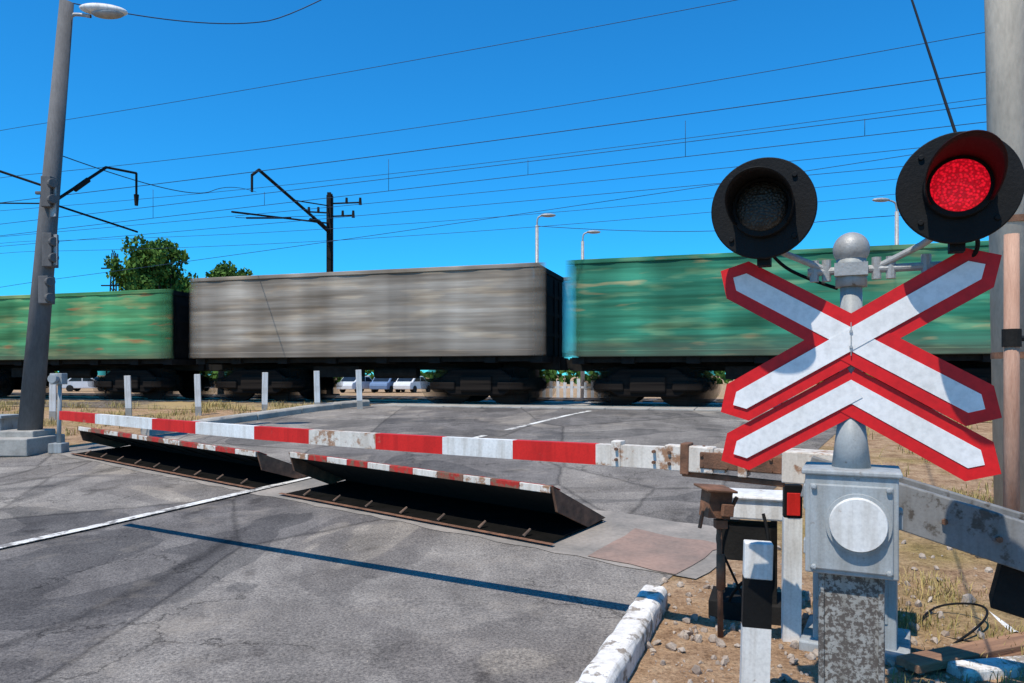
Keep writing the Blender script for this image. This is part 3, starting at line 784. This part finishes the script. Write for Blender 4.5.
# ------------------------------------------------------------------ trees
def m_leaf():
    t = NT('foliage'); v = t.map()
    n = t.noise(v, .9, 4, .6); f = t.noise(v, 9, 2)
    c = t.ramp(n, [(.35, (.030, .080, .016)), (.6, (.105, .20, .035))])
    c = t.mix(.5, c, t.ramp(f, [(.3, (.5, .5, .5)), (.6, (1.3, 1.3, 1.2))]), 'MULTIPLY')
    return t.done(c, .8, 0, .15)
LEAF = m_leaf()
def tree(loc, h, rad, seed, n=5200, leaf=.26):
    rnd = random.Random(seed); e = group('broadleaf_tree', loc)
    bm = bmesh.new(); btube(bm, (0, 0, 0), (.1, 0, h*.45), .22, .13, 10); tips = []
    for i in range(13):
        a = rnd.uniform(0, 6.28); z0 = h*rnd.uniform(.25, .5); r = rad*rnd.uniform(.25, .8)
        p = Vector((r*math.cos(a), r*math.sin(a), h*rnd.uniform(.5, .88)))
        btube(bm, (.06, 0, z0), p, .08, .025, 6); tips.append(p)
    tips.append(Vector((.1, 0, h*.9))); btube(bm, (.1, 0, h*.45), tips[-1], .12, .02, 6)
    add('trunk_and_limbs', bm, M['bark'], e)
    cl_ = []
    for p in tips:
        for k in range(4):
            c = p+Vector((rnd.gauss(0, .3), rnd.gauss(0, .3), rnd.gauss(0, .25)))*rad*.55
            c.z = min(max(c.z, h*.28), h*.93); cl_.append((c, rad*rnd.uniform(.18, .36)))
    bm = bmesh.new()
    for i in range(n):
        c, r = rnd.choice(cl_); d = Vector((rnd.gauss(0, 1), rnd.gauss(0, 1), rnd.gauss(0, .8))).normalized()*r*rnd.uniform(.5, 1.05)
        p = c+d; a = Euler((rnd.uniform(0, 6.3), rnd.uniform(0, 6.3), rnd.uniform(0, 6.3))).to_matrix(); s = leaf*rnd.uniform(.6, 1.3)
        vs = [bm.verts.new(p+a @ Vector(v)*s) for v in ((-.5, 0, 0), (0, -.35, .05), (.6, 0, 0), (0, .35, .05))]
        bm.faces.new(vs)
    me = bpy.data.meshes.new('crown'); bm.to_mesh(me); bm.free(); me.materials.append(LEAF)
    o = bpy.data.objects.new('crown', me); coll.objects.link(o); o.parent = e
tree((-21.3, 46, 0), 10.0, 2.7, 3, 9000); tree((-24.4, 49, 0), 9.5, 2.2, 5, 5600); tree((-18.9, 48, 0), 9.2, 1.9, 8, 4600)
def hedge():
    rnd = random.Random(4); bm = bmesh.new()
    for i in range(9000):
        x = rnd.uniform(-140, 110); hh = 2.6+1.2*math.sin(x*.21)+.8*math.sin(x*.57+1)
        p = Vector((x, 125+rnd.uniform(-2, 2), rnd.uniform(0, 1)**.7*hh)); a = Euler((rnd.uniform(0, 6.3), rnd.uniform(0, 6.3), 0)).to_matrix(); s = rnd.uniform(.6, 1.2)
        bm.faces.new([bm.verts.new(p+a @ Vector(v)*s) for v in ((-.5, 0, 0), (0, -.4, 0), (.6, 0, 0), (0, .4, 0))])
    add('distant_trees', bm, LEAF)
hedge()

# ------------------------------------------------------------------ grass, stones, debris
def blades(name, regs, n, hmin, hmax, seed, dens=1.6, th=1.0):
    rnd = random.Random(seed); bm = bmesh.new(); cnt = 0
    cl_ = []
    for (s0, s1, w0, w1) in regs:
        for k in range(int((s1-s0)*(w1-w0)*dens)+3): cl_.append((rnd.uniform(s0, s1), rnd.uniform(w0, w1)))
    while cnt < n:
        cs, cw = rnd.choice(cl_); s = cs+rnd.gauss(0, .13); w = cw+rnd.gauss(0, .13)
        if LE(w)-.3 < s < RE(w)+.2: cnt += .2; continue
        cnt += 1; z = g(w); h = rnd.uniform(hmin, hmax); a = rnd.uniform(0, 6.28); l = rnd.uniform(.2, .9)*h
        p = W(s, w, z); d = Vector((math.cos(a), math.sin(a), 0)); t = Vector((-d.y, d.x, 0))*.0022*(1+h*5)*th
        m = p+d*l*.35+Vector((0, 0, h*.6)); e = p+d*l+Vector((0, 0, h*.95))
        v = [bm.verts.new(p-t), bm.verts.new(p+t), bm.verts.new(m+t*.8), bm.verts.new(m-t*.8), bm.verts.new(e)]
        bm.faces.new((v[0], v[1], v[2], v[3])); bm.faces.new((v[3], v[2], v[4]))
    me = bpy.data.meshes.new(name); bm.to_mesh(me); bm.free(); me.materials.append(M['blade'])
    o = bpy.data.objects.new(name, me); coll.objects.link(o)
blades('dry_grass', [(-.6, 1.6, 2.4, 5.0), (-.2, 4.5, 5.0, 9), (1.5, 4.5, 2.6, 5)], 11000, .02, .085, 2)
blades('dry_grass', [(-26, -11, 10, 16), (1, 9, 9, 16.5), (-13, -8.2, 14, 16.8)], 11000, .05, .20, 3, 1.6, 1.6)
def stones(name, regs, n, smin, smax, mat, seed, onroad=.07):
    rnd = random.Random(seed); bm = bmesh.new()
    for i in range(n):
        s0, s1, w0, w1 = rnd.choice(regs); s = rnd.uniform(s0, s1); w = rnd.uniform(w0, w1); r = smin+(smax-smin)*rnd.random()**3
        if s < RE(w)+.1 and rnd.random() > onroad: continue
        m = Matrix.Translation(W(s, w, g(w)+r*.3)) @ Euler((rnd.uniform(0, 6), rnd.uniform(0, 6), rnd.uniform(0, 6))).to_matrix().to_4x4() @ Matrix.Diagonal((r, r*rnd.uniform(.6, 1), r*rnd.uniform(.4, .8), 1))
        q_ = bmesh.ops.create_icosphere(bm, subdivisions=1, radius=1, matrix=m)
        for v in q_['verts']: v.co += Vector((rnd.uniform(-1, 1), rnd.uniform(-1, 1), rnd.uniform(-1, 1)))*r*.18
    add(name, bm, mat)
stones('gravel_stones', [(-.8, 4.5, 2.0, 8.5), (-.6, 1.2, 2.2, 5.5)], 1900, .005, .04, M['stone'], 5)
stones('road_grit', [(-2.2, -.6, 2.5, 6.5), (-5, -.7, 3, 6.5)], 260, .003, .009, M['stone'], 15, 1.0)
stones('rubble', [(1.0, 4.5, 3.4, 7)], 90, .03, .08, M['stone'], 9)
curve('old_pipe', [(3.68, 6.4, .12), (3.35, 5.6, .05), (3.05, 4.9, .03), (2.95, 4.33, .025)], .026, M['white'])
curve('loose_cable', [(2.5, 4.2, .02), (2.75, 4.3, .10), (2.9, 4.5, .16), (2.7, 4.7, .10), (2.45, 4.5, .03), (2.5, 4.25, .02), (2.8, 4.1, .05)], .007, M['black'])
DB = group('wooden_plank', (2.62, 4.06, .05), R(24))
bm = bmesh.new(); bbox(bm, (0, 0, .0), (1.30, .13, .045), (.06, .02, 0)); bbox(bm, (.15, -.03, -.035), (.9, .10, .03), (0, 0, .05)); add('boards', bm, M['plank'], DB, bevel=.005)
DS = group('concrete_slab_offcut', (2.75, 3.86, .02), R(10))
bm = bmesh.new(); bbox(bm, (0, 0, .0), (1.0, .14, .10)); add('slab', bm, M['kerb'], DS, bevel=.015)

# ------------------------------------------------------------------ light, sky, camera
S = Vector((-.32, -.42, 1)).normalized()
el = math.asin(S.z); az = math.atan2(S.x, S.y)
w = bpy.data.worlds.new('World'); scene.world = w; w.use_nodes = True
nt = w.node_tree; bg = nt.nodes['Background']
sky = nt.nodes.new('ShaderNodeTexSky'); sky.sky_type = 'NISHITA'; sky.sun_disc = False
sky.sun_elevation = el; sky.sun_rotation = az; sky.air_density = 1.0; sky.dust_density = .1; sky.ozone_density = 3.0
tint = nt.nodes.new('ShaderNodeMix'); tint.data_type = 'RGBA'; tint.blend_type = 'MULTIPLY'; tint.inputs[0].default_value = 1
tint.inputs[7].default_value = (.16, 1.18, 1.85, 1)
nt.links.new(sky.outputs[0], tint.inputs[6]); nt.links.new(tint.outputs[2], bg.inputs['Color'])
bg.inputs['Strength'].default_value = .105
sl = bpy.data.lights.new('sun', 'SUN'); sl.energy = 5.0; sl.angle = R(.5); sl.color = (1, .93, .82)
so = bpy.data.objects.new('sun', sl); coll.objects.link(so); so.rotation_euler = (-S).to_track_quat('-Z', 'Y').to_euler()
cam = bpy.data.cameras.new('camera'); cam.lens = 26.02; cam.sensor_width = 36; cam.shift_y = .0327; cam.clip_end = 6000; cam.clip_start = .05
co = bpy.data.objects.new('camera', cam); coll.objects.link(co); co.location = (0, 0, 1.55); co.rotation_euler = (R(90), 0, 0)
scene.camera = co
scene.view_settings.view_transform = 'Standard'; scene.view_settings.look = 'None'; scene.view_settings.exposure = 0
